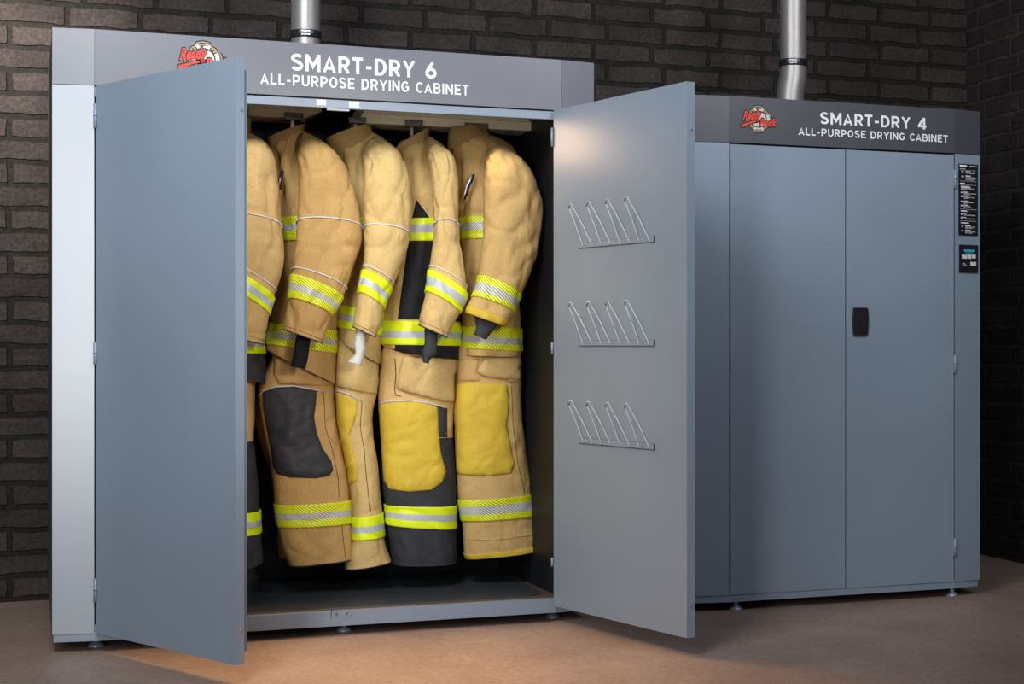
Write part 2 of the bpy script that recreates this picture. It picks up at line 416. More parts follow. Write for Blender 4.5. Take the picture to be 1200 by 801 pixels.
def cabinet(name, x0, y0, W, H, zh, D, label, cl, fm, title, tpix, lpix, badge, badge_k):
    """shell shared by both cabinets. cl: width of the left end panel"""
    root = empty(name, (x0+W/2, y0+D/2, 0), label, 'cabinet')
    xl, xr, ch = x0-cl, x0+W+CHX, CHY
    chl = CHY*cl/CHX
    yb = y0+D
    def ep(xa, ya, xb, yb_, z0, z1, m, nm, t=.03):
        mb = MB().mat(m); mb.plan([(xa, ya), (xb, yb_), (xb, yb_+t), (xa, ya+t)], z0, z1); mb.bevel(.0015, 1); return mb.build(nm, root)
    g = .0015
    left = ep(xl, y0+chl, x0-g, y0+.0002, ZD0, zh-.002, 'paint_lit' if badge_k > 1 else 'paint', 'corner_panel')
    right = ep(x0+W+g, y0, xr, y0+ch, ZD0, zh-.002, 'paint', 'corner_panel')
    hl = ep(xl, y0+chl, x0-.0008, y0, zh, H, fm, 'corner_header')
    hr = ep(x0+W+.0008, y0, xr, y0+ch, zh, H, fm, 'corner_header')
    mb = MB().mat(fm); mb.box(x0, x0+W, y0, y0+.03, zh, H); mb.bevel(.0015, 1); head = mb.build('header_panel', root)
    # lettering
    for body, (ua, va, ub, vb, vta, vtb), bold in zip(title, tpix, (.185, .165)):
        A = at(ua, va, y0); B = at(ub, vb, y0); zt = (at(ua, vta, y0).z+at(ub, vtb, y0).z)/2; zb_ = (A.z+B.z)/2
        vs, fs = sign_geo(body, bold, .15 if bold > .18 else .16)
        for k in range(body.count(' ')+1):
            ids = [i for i, q in enumerate(vs) if q[3] == k]; mp = {i: n for n, i in enumerate(ids)}
            mb = MB().mat('white')
            put_text(mb, ([vs[i] for i in ids], [tuple(mp[i] for i in f) for f in fs if f[0] in mp]), lambda a, b, c, d: Vector((A.x+(B.x-A.x)*a, y0-.0006-.0003*c, zb_+(zt-zb_)*b)))
            mb.build('lettering', head, recalc=False)
    mb = MB(); c = at(badge[0], badge[1], y0); emblem(mb, c.x, c.z, y0, badge_k); mb.build('emblem', head)
    # body
    for xa, xb in ((xl, xl+.02), (xr-.02, xr)):
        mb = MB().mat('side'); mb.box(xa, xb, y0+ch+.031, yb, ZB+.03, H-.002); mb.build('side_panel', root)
    mb = MB().mat('paint'); mb.box(xl+.02, xr-.02, yb-.02, yb, ZB+.03, H-.002); mb.build('back_panel', root)
    mb = MB().mat(fm); mb.plan([(xl+.004, y0+ch+.031), (x0, y0+.031), (x0+W, y0+.031), (xr-.004, y0+ch+.031), (xr-.004, yb), (xl+.004, yb)], H-.02, H-.003); mb.build('top_panel', root)
    mb = MB().mat('paint'); e = .004
    mb.plan([(xl+e, y0+chl+e), (x0, y0+e), (x0+W, y0+e), (xr-2*e, y0+ch+e), (xr-2*e, yb), (xl+e, yb)], ZB, ZD0+.003); mb.bevel(.001, 1); base = mb.build('base_frame', root)
    return root, head, yb

def foot(parent, x, y):
    mb = MB().mat('foot')
    mb.lathe([(.026, 0), (.027, .004), (.020, .011), (.009, .017), (.009, .022), (.0095, .0225), (.0095, .037)], (x, y, 0), 20)
    return mb.build('foot', parent)

W6, H6, ZH6, D6 = 1.6153, 2.05, 1.8662, .93
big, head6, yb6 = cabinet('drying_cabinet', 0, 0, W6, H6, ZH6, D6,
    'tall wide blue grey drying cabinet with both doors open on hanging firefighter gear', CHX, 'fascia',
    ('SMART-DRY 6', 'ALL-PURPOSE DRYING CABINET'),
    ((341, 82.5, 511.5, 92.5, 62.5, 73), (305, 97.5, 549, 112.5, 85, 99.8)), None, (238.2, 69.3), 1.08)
for p in ((113, 757.5), (404, 739.5), (649, 723.5)):
    q = on_floor(*p); foot(big, q.x, max(q.y+.012, .03))
for x in (.1, W6-.1): foot(big, x, D6-.1)

# interior of the large cabinet
XI0, XI1 = .0, W6
mb = MB().mat('inner'); mb.box(XI0-.02, XI0-.004, .05, D6-.06, .085, 1.93); mb.build('inner_wall', big)
mb = MB().mat('inner'); mb.box(XI1+.004, XI1+.02, .05, D6-.06, .085, 1.93); mb.build('inner_wall', big)
mb = MB().mat('inner'); mb.box(XI0-.02, XI1+.02, D6-.06, D6-.045, .085, 1.93); mb.build('inner_wall', big)
mb = MB().mat('inner'); mb.box(XI0-.02, XI1+.02, .04, D6-.045, 1.93, 1.94); mb.build('inner_ceiling', big)
mb = MB().mat('paint'); mb.box(.0, W6, .006, .034, ZD0+.003, .086); mb.bevel(.0015, 1); sill = mb.build('door_sill', big)
mb = MB().mat('sill'); mb.box(-.004, W6+.004, .034, D6-.06, .066, .0845); mb.build('floor_frame', big)
# tray with rounded front corners
def rrect(x0, x1, y0, y1, r, n=8):
    out = []
    for cx, cy, a0 in ((x1-r, y0+r, -90), (x1-r, y1-r, 0), (x0+r, y1-r, 90), (x0+r, y0+r, 180)):
        out += [(cx+r*math.cos(math.radians(a0+90*i/n)), cy+r*math.sin(math.radians(a0+90*i/n))) for i in range(n+1)]
    return out
mb = MB().mat('tray'); mb.plan(rrect(.03, W6-.03, .085, D6-.065, .10), .0846, .0885); mb.bevel(.002, 2); mb.build('drip_tray', big)
# side jambs and top rail of the door frame
for xa, xb in ((.0, .012), (W6-.012, W6)):
    mb = MB().mat('inner'); mb.box(xa, xb, .034, .05, .086, ZH6-.03); mb.build('door_jamb', big)
mb = MB().mat('seam'); mb.box(.0, W6, .012, .03, ZH6-.012, ZH6-.0005); mb.build('header_gap_strip', big)  # dark strip standing in for the gap line under the header
zr1 = at(480, 121.6, .008).z; zr0 = at(480, 131.0, .008).z
mb = MB().mat('paint'); mb.box(.0, W6, .008, .034, zr0, zr1); mb.bevel(.0015, 1); rail = mb.build('frame_rail', big)
for u0, u1, v0, v1 in ((371, 382, 116.5, 123.5), (409, 421, 119, 126)):
    A = at(u0, v0, .007); B = at(u1, v1, .007)
    mb = MB().mat('whitelabel'); mb.box(A.x, B.x, .0062, .0078, B.z, A.z); mb.build('catch_label', rail)
A = at(383, 125, .02); B = at(409, 130.5, .02)
mb = MB().mat('paint_light'); mb.box(A.x, B.x, .012, .03, B.z, A.z); mb.bevel(.001, 1); mb.build('latch_catch', rail)
A = at(388.5, 714.5, .005); B = at(412, 722.5, .005)
mb = MB().mat('paint'); mb.box(A.x, B.x, .0025, .006, B.z, A.z); mb.bevel(.0008, 1)
mb.mat('seam'); mb.box(A.x-.002, B.x+.002, .0052, .0062, B.z-.002, A.z+.001)
mb.mat('bracket')
for f in (.25, .75): mb.tube([(A.x+(B.x-A.x)*f, .003, (A.z+B.z)/2), (A.x+(B.x-A.x)*f, -.001, (A.z+B.z)/2)], .0045, 10)
mb.build('latch_plate', sill)
# hanging rails with tapered ends
YR = .40
def hanger_rail(tl, tr, bl, br):
    P = [at(u, v, YR) for u, v in (bl, br, tr, tl)]
    mb = MB().mat('cream'); mb.prism(P, Vector((0, .16, 0)))
    top = max(p.z for p in P)
    return mb.build('hanging_rail', big)
r1 = hanger_rail((262, 125.5), (376, 129.8), (262, 134), (357, 138.4))
r2 = hanger_rail((425, 133), (640, 142.5), (418, 143.5), (621, 153))
for r, xa, xb in ((r1, at(250, 128, YR).x, at(376, 128, YR).x), (r2, at(425, 130, YR).x, at(640, 140, YR).x)):
    mb = MB().mat('cream'); mb.box(max(xa, .0), min(xb, W6-.01), YR-.02, YR+.2, 1.872, 1.9); mb.bevel(.002, 1); mb.build('rail_flange', r)
    for k in (.2, .8):
        x = xa+(xb-xa)*k; mb = MB().mat('bracket'); mb.box(max(x, .01), max(x, .01)+.03, YR+.05, YR+.09, 1.84, 1.9301); mb.build('rail_hanger', r)
HOOKS = [(270, 291, 127, 135), (333.5, 355.5, 131.5, 139), (408.5, 429, 136.8, 143), (474.5, 495.5, 140, 147), (544.5, 572, 143.5, 151)]
for u0, u1, v0, v1 in HOOKS:
    A = at(u0, v0, YR-.004); B = at(u1, v1, YR-.004)
    mb = MB().mat('bracket'); mb.box(A.x, B.x, YR-.006, YR-.001, B.z, A.z)
    mb.box(A.x+.004, B.x-.004, YR-.006, YR+.05, B.z-.004, B.z)
    mb.box((A.x+B.x)/2-.006, (A.x+B.x)/2+.006, YR+.03, YR+.042, B.z-.07, B.z)      # drop stem the hanger sits on
    mb.mat('steel')
    for f in (.22, .78): mb.tube([(A.x+(B.x-A.x)*f, YR-.004, (A.z*.55+B.z*.45)), (A.x+(B.x-A.x)*f, YR-.009, (A.z*.55+B.z*.45))], .0035, 8)
    mb.build('hanger_bracket', r1 if u0 < 400 else r2)

# doors of the large cabinet
T = .032; DW = W6/2-.002; DZ0, DZ1 = ZD0, 1.8634
def door_frame(hx, ang, side):
    e = Vector((math.cos(ang)*side, -math.sin(ang), 0)); n = Vector((math.sin(ang)*side, math.cos(ang), 0)) 
    return Vector((hx, 0, 0)), e, n
o, e, n = door_frame(.003, 1.1031, 1)
mb = MB().mat('paint'); mb.obox(o+UP*DZ0, e*DW, n*T, UP*(DZ1-DZ0)); mb.bevel(.002, 2); dl = mb.build('door', big)
mb = MB().mat('paint'); mb.obox(o+e*(DW-.04)+n*(T+.0002)+UP*(DZ0+.034), e*.028, n*.017, UP*(DZ1-DZ0-.066)); mb.bevel(.0015, 1); mb.build('edge_strip', dl)
mb = MB().mat('paint'); mb.obox(o+e*.03+n*(T+.0002)+UP*(DZ0+.034), e*.025, n*.012, UP*(DZ1-DZ0-.066)); mb.bevel(.0015, 1); mb.build('edge_strip', dl)
for z in (.165, 1.71):
    mb = MB().mat('steel'); c = o+e*DW+n*(T*.62)+UP*z; mb.tube([c, c+e*.003], .0045, 10); mb.build('door_stud', dl)
for va, vb in ((122, 150), (400, 427), (677, 705)):
    z1 = at(112, va, 0).z; z0 = at(112, vb, 0).z
    hinge(dl, .0015, -.005, z0, z1, .012)
o2, e2, n2 = door_frame(W6-.003, 1.8256, -1)
mb = MB().mat('paint'); mb.obox(o2+UP*DZ0, e2*DW, n2*T, UP*(DZ1-DZ0)); mb.bevel(.002, 2); dr = mb.build('door', big)
for z in (.165, 1.71):
    mb = MB().mat('steel'); c = o2+e2*DW+n2*(T*.5)+UP*z; mb.tube([c, c+e2*.003], .0045, 10); mb.build('door_stud', dr)
for va, vb in ((150, 172), (401, 414), (653, 663)):
    z1 = at(650, va, 0).z; z0 = at(650, vb, 0).z
    c = o2+n2*(T+.004)-e2*.004
    mb = MB().mat('paint'); mb.tube([c+UP*z0, c+UP*z1], .0045, 10); mb.build('hinge', dr)
# glove racks on the inner face of the right door
def on_door(u, v, off=0.):
    d = ray(u, v); p0 = o2+n2*(T+off); t = (p0-CAM).dot(n2)/d.dot(n2); return CAM+d*t
tips = [(672, 241), (693, 238), (714, 236), (736.5, 233)]
for bl, br, dv in (((679, 287.5), (767, 280), 0), ((679, 402), (767, 401.5), 119), ((679, 516), (767, 523), 237)):
    A = on_door(*bl); B = on_door(*br); ex = e2*((B-A).dot(e2)); zc = (A.z+B.z)/2
    A0 = Vector((A.x, A.y, zc))
    sl = UP*0
    mb = MB().mat('paint')
    mb.obox(A0-UP*.0085, ex, n2*.004, UP*.018); mb.bevel(.001, 1)
    mb.mat('side'); mb.obox(A0-UP*.0102+n2*.0002, ex, n2*.003, UP*.0018); mb.obox(A0+UP*.0092+n2*.0002, ex, n2*.003, UP*.0012); mb.obox(A0-UP*.0085+ex*1.0005+n2*.0002, e2*.0014, n2*.004, UP*.018)  # dark strips paint in the shadow lines round the bar
    mb.mat('steel')
    for f in (.1, .47, .86):
        c = A0+ex*f+n2*.004+UP*.001; mb.tube([c, c+n2*.002], .004, 8)
    L = ex.length
    for k in range(4):
        s0 = .055+k*.252; s1 = s0+.125
        b0 = A0+ex*s0+n2*.004+UP*.004; b1 = A0+ex*s1+n2*.004+UP*.004
        h, out = .135, .060
        t0 = A0+ex*(s0+.012)+n2*(out+.004)+UP*h; t1 = A0+ex*(s0+.022)+n2*(out-.010)+UP*(h+.004)
        mid = (t0+t1)/2+UP*.006+n2*.003
        pts = [b0+UP*-.008, b0, b0.lerp(t0, .5), t0-UP*.006, t0.lerp(mid, .6)+UP*.002, mid, t1.lerp(mid, .5)+UP*.001, t1-UP*.008, t1.lerp(b1, .5), b1, b1-UP*.008]
        mb.mat('wire'); mb.tube(pts, .0016, 8); mb.mat('bracket'); mb.tube([t0-UP*.008, t0, t0.lerp(mid, .5)+UP*.002], .0032, 8)
    mb.build('glove_rack', dr)

# small cabinet
W4, X4, Y4, H4, ZH4 = .9855, 2.2792, -.0102, 1.954, 1.7788
small, head4, yb4 = cabinet('drying_cabinet', X4, Y4, W4, H4, ZH4, D6,
    'shorter narrow blue grey drying cabinet with closed doors and black control panel', .165, 'fascia_shaded',
    ('SMART-DRY 4', 'ALL-PURPOSE DRYING CABINET'),
    ((961, 145, 1085.5, 152, 131, 138.2), (935.5, 158, 1110.5, 167, 149.3, 158.3)), None, (888.9, 139.6), .93)
mb = MB().mat('inner'); mb.box(X4, X4+W4, Y4+.034, Y4+.05, ZD0+.005, ZH4); mb.build('inner_wall', small)
xm = at(991, 430, Y4).x
DT4 = ZH4-.0075
mb = MB().mat('paint'); mb.box(X4+.004, xm-.0022, Y4, Y4+.03, DZ0+.001, DT4); mb.bevel(.0018, 2); d4l = mb.build('door', small)
mb = MB().mat('paint'); mb.box(xm+.0022, X4+W4-.004, Y4, Y4+.03, DZ0+.001, DT4); mb.bevel(.0018, 2); d4r = mb.build('door', small)
for va, vb in ((188, 212), (415, 436), (642, 665)):
    mb = MB().mat('paint'); z1 = at(857, va, Y4).z; z0 = at(857, vb, Y4).z
    mb.box(X4+.004, X4+.012, Y4-.0025, Y4+.001, z0, z1); mb.bevel(.0008, 1); mb.build('hinge', d4l)
for va, vb in ((199, 221), (415, 437), (630, 651)):
    z1 = at(1119, va, Y4).z; z0 = at(1119, vb, Y4).z
    hinge(d4r, X4+W4-.001, Y4-.005, z0, z1, -.008)
# paddle handle
C = at(1007.5, 376.5, Y4); hw, hh = .0335, .054
def barrel(w, h, y, bulge=.12):
    pts = []
    for i in range(9): z = -1+2*i/8; pts.append(Vector((C.x+w*(1-bulge+bulge*(1-z*z)), y, C.z+z*h)))
    for i in range(9): z = 1-2*i/8; pts.append(Vector((C.x-w*(1-bulge+bulge*(1-z*z)), y, C.z+z*h)))
    return pts
mb = MB().mat('black'); mb.prism(barrel(hw, hh, Y4-.011), Vector((0, .0112, 0))); mb.bevel(.003, 2); hnd = mb.build('door_handle', d4r)
# raised pull inside the bezel: part of the same handle piece as a second small mesh
for p in ((857, 712), (1109, 696)):
    q = on_floor(*p); foot(small, q.x, Y4+.032)
for x in (X4+.1, X4+W4-.1): foot(small, x, Y4+D6-.1)
hm = bmesh.new(); hm.from_mesh(hnd.data)
hb = MB(); hb.bm = hm; hb.mats = list(hnd.data.materials)
hb.mat('handle')
off = hnd.location; base = small.location
def hl(p): return p-base
pts = [Vector((C.x-.012, 0, C.z-.043)), Vector((C.x+.024, 0, C.z-.043)), Vector((C.x+.024, 0, C.z+.043)), Vector((C.x-.012, 0, C.z+.043))]
hb.prism([hl(p+Vector((0, Y4-.0145, 0))) for p in pts], Vector((0, .004, 0)))
hb.mat('black'); hb.prism([hl(Vector((C.x-.014, Y4-.013, C.z-.044))), hl(Vector((C.x-.024, Y4-.0125, C.z-.038))), hl(Vector((C.x-.024, Y4-.0125, C.z+.038))), hl(Vector((C.x-.014, Y4-.013, C.z+.044)))], Vector((0, .003, 0)))
bmesh.ops.recalc_face_normals(hm, faces=hm.faces[:]); hm.to_mesh(hnd.data); hm.free()
hnd.data.materials.clear()
for m in hb.mats: hnd.data.materials.append(m)
# instruction plate and control panel on the right corner panel
PA = Vector((X4+W4, Y4, 0)); PE = Vector((CHX, CHY, 0)).normalized(); PN = Vector((PE.y, -PE.x, 0))
def on_panel(u, v):
    d = ray(u, v); t = (PA-CAM).dot(PN)/d.dot(PN); return CAM+d*t
def panel_box(mb, m, u0, v0, u1, v1, lo, hi, skew=.11):
    """axis aligned on the panel; v measured at the left edge"""
    A = on_panel(u0, v0); B = on_panel(u1, v0); z1 = A.z; z0 = on_panel(u0, v1).z
    w = (B-A); w = PE*(w.dot(PE)); a = Vector((A.x, A.y, z0))
    mb.mat(m); mb.obox(a+PN*lo, w, PN*(hi-lo), UP*(z1-z0))
mb = MB(); panel_box(mb, 'black', 1123, 191.5, 1145.5, 275.5, .0005, .0025)
def line(u0, v, u1, h=1.3, m='greyprint'): panel_box(mb, m, u0, v, u1, v+h, .0026, .003)
line(1124, 193, 1132.5, 2.2, 'white'); line(1135.5, 194.2, 1144, 1.2)
line(1124.5, 197, 1131, 1); line(1124.8, 198.8, 1143.5, .45)
for v in (200.5, 205.5): 
    line(1126, v, 1129, 2, 'greyprint'); line(1131, v, 1137, 1.1, 'white'); line(1131, v+1.8, 1142, .9)
    if v > 205: line(1131, v+3.2, 1143.5, .8); line(1131, v+4.6, 1141, .8)
line(1124.5, 211.5, 1143.5, .45); line(1124.8, 214, 1130, 1.3, 'white'); line(1124.8, 215.9, 1143.5, .45)
for i, (a, b) in enumerate(((1125.5, 1136), (1125.5, 1137), (1125.5, 1141), (1125.5, 1133))): line(a, 217.6+i*1.3, b, .9, 'white' if i < 2 else 'greyprint')
for v, e_ in ((224.5, 1143.5), (229, 1141), (235, 1140), (239.8, 1137)):
    line(1125.5, v, 1127, 1.7, 'white'); line(1128.8, v, 1133.5, 1, 'white'); line(1128.8, v+1.6, e_, .9); line(1128.8, v+3, e_-7, .7)
line(1124.8, 244.6, 1143.5, .45); line(1125.5, 246.3, 1133, 1.2, 'white')
for v, e_ in ((249.8, 1142.5), (254, 1142)):
    line(1125.5, v, 1127, 1.6, 'white'); line(1129, v, 1131.5, .9, 'white'); line(1129, v+1.6, e_, 1)
line(1124.8, 258.3, 1143.5, .45); line(1125.5, 260.3, 1134, 1.2, 'white')
for v in (263.8, 269.3):
    line(1126, v, 1128, 1.8); line(1130.5, v, 1137, .9, 'white'); line(1130.5, v+1.5, 1142.5, .9); line(1130.5, v+3, 1139, .8)
mb.build('instruction_plate', small)
mb = MB(); panel_box(mb, 'black', 1123.5, 286.5, 1145, 319, .0005, .006); mb.bevel(.0012, 1); cp = mb.build('control_panel', small)
mb = MB(); panel_box(mb, 'cyan', 1128.5, 292.3, 1140.5, 294.6, .0062, .0066); panel_box(mb, 'cyan', 1130, 295.6, 1139, 296.3, .0062, .0066); mb.build('display_print', cp); mb = MB()
panel_box(mb, 'greyprint', 1126.5, 308, 1129.5, 309, .0062, .0066); panel_box(mb, 'greyprint', 1126.5, 309.7, 1131.5, 310.5, .0062, .0066); mb.build('panel_print', cp)
for a, b, v0, v1 in ((1126, 1131.6, 298.3, 303), (1132.4, 1137, 298.3, 303), (1137.8, 1142, 298.3, 302.6), (1136, 1142.5, 306.8, 311.3)):
    mb = MB(); panel_box(mb, 'pearl', a, v0, b, v1, .0061, .0075); mb.bevel(.0005, 1); mb.build('button', cp)

# ------------------------------------------------------------------ exhaust ducts
def duct(ul, ur, y, ztop0, pts, clampv, label):
    a = at(ul, 20, y); b = at(ur, 20, y); r = (b-a).dot(RT)/2; c = (a+b)/2
    path = [Vector((c.x+dx*r, y, z)) for dx, z in pts]
    root = empty('exhaust_duct', (path[0].x, y, path[0].z), label, 'duct', 'ventilation ducts on the cabinet tops')
    fine = []
    for i in range(len(path)-1):
        p0 = path[max(i-1, 0)]; p1 = path[i]; p2 = path[i+1]; p3 = path[min(i+2, len(path)-1)]
        for k in range(8):
            t = k/8; fine.append(.5*((2*p1)+(p2-p0)*t+(2*p0-5*p1+4*p2-p3)*t*t+(3*p1-p0-3*p2+p3)*t**3))
    fine.append(path[-1])
    MB().mat('duct').tube(fine, [r*(1.02 if p.z < ztop0 else 1) for p in fine], 40).build('pipe', root)
    zc = at((ul+ur)/2, clampv, y).z
    mb = MB().mat('black'); 
    xc = c.x
    ring = [(r*1.02, -.014), (r*1.06, -.014), (r*1.07, -.012), (r*1.07, .012), (r*1.06, .014), (r*1.02, .014)]
    mb.lathe(ring, (xc, y, zc), 40)
    cl = mb.build('hose_clamp', root)
    mb = MB().mat('steel'); d = (Vector((CAM.x, CAM.y, 0))-Vector((xc, y, 0))).normalized(); s = Vector((-d.y, d.x, 0))
    mb.obox(Vector((xc, y, zc))+d*(r*1.07)-s*.016-UP*.008, s*.032, d*.008, UP*.016); mb.bevel(.002, 1)
    mb.tube([Vector((xc, y, zc))+d*(r*1.07+.008)-s*.024, Vector((xc, y, zc))+d*(r*1.07+.008)+s*.026], .005, 8); mb.build('clamp_screw', cl)
zt = H6-.002
duct(340, 376.5, .45, 2.0, [(.0, zt), (.02, zt+.03), (0, zt+.08), (0, zt+.3), (0, 3.3)], 41.5, 'straight ribbed steel vent pipe rising from the tall open cabinet')
zt = H4-.002
duct(914.5, 944.5, .42, 2.16, [(-.25, zt), (-.26, zt+.06), (-.20, zt+.11), (.0, zt+.17), (0, zt+.25), (0, zt+.5), (0, 3.3)], 74.5, 'steel vent pipe with offset elbow on top of the shorter closed cabinet')

# ------------------------------------------------------------------ firefighter gear
def cat(p0, p1, p2, p3, t): return .5*(2*p1+(p2-p0)*t+(2*p0-5*p1+4*p2-p3)*t*t+(3*p1-p0-3*p2+p3)*t**3)
class Loft:
    """rows: (uL, vL, uR, vR, depth y, half thickness); a soft tube through them"""
    NS = 56
    def __init__(s, rows, y=.2, b=.08, seed=0, amp=.006, vert=1., horiz=1., p=.85, shift=(0, 0, 0), tilt=None):
        s.rows = [tuple(r)+((y,) if len(r) < 5 else ())+((b,) if len(r) < 6 else ()) for r in rows]
        s.seed = Vector((seed*7.3, seed*3.1, seed*5.7)); s.amp = amp; s.v = vert; s.h = horiz; s.p = p; s.shift = Vector(shift); s.tilt = tilt; s.cr = []
    def ring(s, t):
        n = len(s.rows); i = min(int(t), n-2); f = t-i
        R = s.rows; q = [cat(R[max(i-1, 0)][k], R[i][k], R[i+1][k], R[min(i+2, n-1)][k], f) for k in range(6)]
        L = at(q[0], q[1], q[4])+s.shift; Rr = at(q[2], q[3], q[4])+s.shift
        c = (L+Rr)/2; a = (Rr-L)/2
        d = c-CAM; d.z = 0; d.normalize()
        bb = d*q[5]
        if s.tilt: g = min(1, t/2)*min(1, (n-1-t)/2); w = t/(n-1); bb = bb-UP*(g*(s.tilt[0]*(1-w)+s.tilt[1]*w))
        return c, a, bb
    def pt(s, t, ph, off=0., scale=1.):
        c, a, b = s.ring(t)
        cs, sn = math.cos(ph), math.sin(ph); pw = s.p
        ca = math.copysign(abs(cs)**pw, cs); sa = math.copysign(abs(sn)**pw, sn)
        p = c+a*ca*scale+b*sa*scale
        bh = Vector((b.x, b.y, 0)); nrm = (a.normalized()*cs/max(a.length, .01)+bh.normalized()*sn/max(b.length, .01)).normalized()
        q = p+s.seed
        front = .35+.65*abs(sn)                       # keep the outline where it is
        f = s.v*noise.noise(Vector((q.x*11, q.y*11, q.z*3.2)))
        f += .55*s.h*noise.noise(Vector((q.x*6, q.y*6, q.z*17)))
        f += .5*s.h*noise.noise(Vector((q.x*13+q.z*9, q.y*13, q.z*13-q.x*8)))
        g = noise.noise(Vector((q.x*5+q.z*4, q.y*5, q.z*6-q.x*4))); f -= 1.0*max(0, 1-abs(g)*7)**2*s.h
        g = noise.noise(Vector((q.x*9-q.z*3+9, q.y*9, q.z*3.5+q.x*3))); f -= .9*max(0, 1-abs(g)*8)**2*s.v
        g = 0
        for (p0, u0, p1, u1, dep, wid) in s.cr:
            dx, dy = p1-p0, (u1-u0)*.45; ex = (ph-2*math.pi if ph > math.pi else ph)-p0; ey = (t-u0)*.45
            k = max(0, min(1, (ex*dx+ey*dy)/(dx*dx+dy*dy))); d2 = (ex-k*dx)**2+(ey-k*dy)**2
            tap = math.sin(math.pi*(.12+.82*k)); g += dep*tap*(math.exp(-d2/wid**2)-.55*math.exp(-d2/(wid*2.2)**2))
        return p+nrm*(f*s.amp*front-g+off)
    def mesh(s, mat, t0=0, t1=None, off=0., cap0=True, hem=True, mats=None, step=3.2, mb=None, uv=False):
        """mats: list of (t, key) changes of material along the tube"""
        t1 = len(s.rows)-1 if t1 is None else t1
        mb = mb or MB(); mb.mat(mat); ts = []
        i = t0
        while i < t1-1e-6:
            j = min(math.floor(i+1e-6)+1, t1)
            A = s.rows[min(int(i), len(s.rows)-2)]; B = s.rows[min(int(i)+1, len(s.rows)-1)]
            px = max(abs(A[1]-B[1]), abs(A[3]-B[3]))*(j-i)
            k = max(1, int(math.ceil(px/step)))
            ts += [i+(j-i)*q/k for q in range(k)]; i = j
        ts.append(t1); N = s.NS
        ring = lambda t, o, sc=1: [mb.bm.verts.new(s.pt(t, 2*math.pi*k/N, o, sc)) for k in range(N)]
        rings = []
        if off: rings.append(ring(ts[0], 0)); tt = [ts[0]]
        else: tt = []
        for t in ts: rings.append(ring(t, off)); tt.append(t)
        if off: rings.append(ring(ts[-1], 0)); tt.append(ts[-1])
        uvl = mb.bm.loops.layers.uv.verify() if uv else None
        for q, (A, B) in enumerate(zip(rings, rings[1:])):
            if mats:
                tm = (tt[q]+tt[q+1])/2; key = mat
                for tk, mk in mats:
                    if tm >= tk: key = mk
                mb.mat(key)
            for k in range(N):
                f = mb.face([A[k], A[(k+1) % N], B[(k+1) % N], B[k]], True)
                if uv and f:
                    for lp, (uu, vv) in zip(f.loops, ((k, q), (k+1, q), (k+1, q+1), (k, q+1))):
                        c, a, b = s.ring(tt[vv]); lp[uvl].uv = (uu/N*2*(a.length+b.length)*1.6, (c+a*math.cos(2*math.pi*uu/N)).z)
        if not off:
            if cap0: mb.mat(mat); mb.face(rings[0][::-1], True)
            if hem:
                last = rings[-1]; mb.mat('lining')
                e = s.rows[-1]
                r1 = ring(t1, 0, .93); r2 = ring(max(t1-.35, 0), 0, .86)
                for A, B in ((last, r1), (r1, r2)):
                    for k in range(N): mb.face([A[k], A[(k+1) % N], B[(k+1) % N], B[k]], True)
                mb.face(r2, True)
        return mb
    def bvh(s):
        mb = s.mesh('tan1'); bmesh.ops.triangulate(mb.bm, faces=mb.bm.faces[:]); t = BVHTree.FromBMesh(mb.bm); mb.bm.free(); return t

def band(l, t0, t1, parent, hatch=False, off=.0055, name='reflective_band'):
    h = '_h' if hatch else ''
    w = (t1-t0)/3
    mb = l.mesh('lime'+h, t0, t1, off=off, mats=[(t0, 'lime'+h), (t0+w*1.02, 'silver'+h), (t0+w*1.98, 'lime'+h)], step=2.0, uv=True)
    return mb.build(name, parent)
def trim(l, t0, t1, mat, parent, name, off=.003):
    return l.mesh(mat, t0, t1, off=off).build(name, parent)

def resample(poly, step=3., closed=True):
    out = []; n = len(poly)
    for i in range(n if closed else n-1):
        p0, p1, p2, p3 = poly[i-1 if (closed or i) else 0], poly[i], poly[(i+1) % n], poly[(i+2) % n if closed else min(i+2, n-1)]
        k = max(1, int(math.hypot(p2[0]-p1[0], p2[1]-p1[1])/step))
        for j in range(k):
            t = j/k; out.append((p1[0]+(p2[0]-p1[0])*t, p1[1]+(p2[1]-p1[1])*t))
    if not closed: out.append(poly[-1])
    return out
def hit(tree, u, v):
    d = ray(u, v).normalized(); r = tree.ray_cast(CAM, d)
    if r[0] is None:
        best = None
        for dist in (5.4, 5.6, 5.8, 6.0, 6.2):
            q = tree.find_nearest(CAM+d*dist)
            if q[0] is not None and (best is None or q[3] < best[3]): best = q
        r = best
    p, nn = r[0], r[1]
    if nn.dot(d) > 0: nn = -nn
    return p, nn
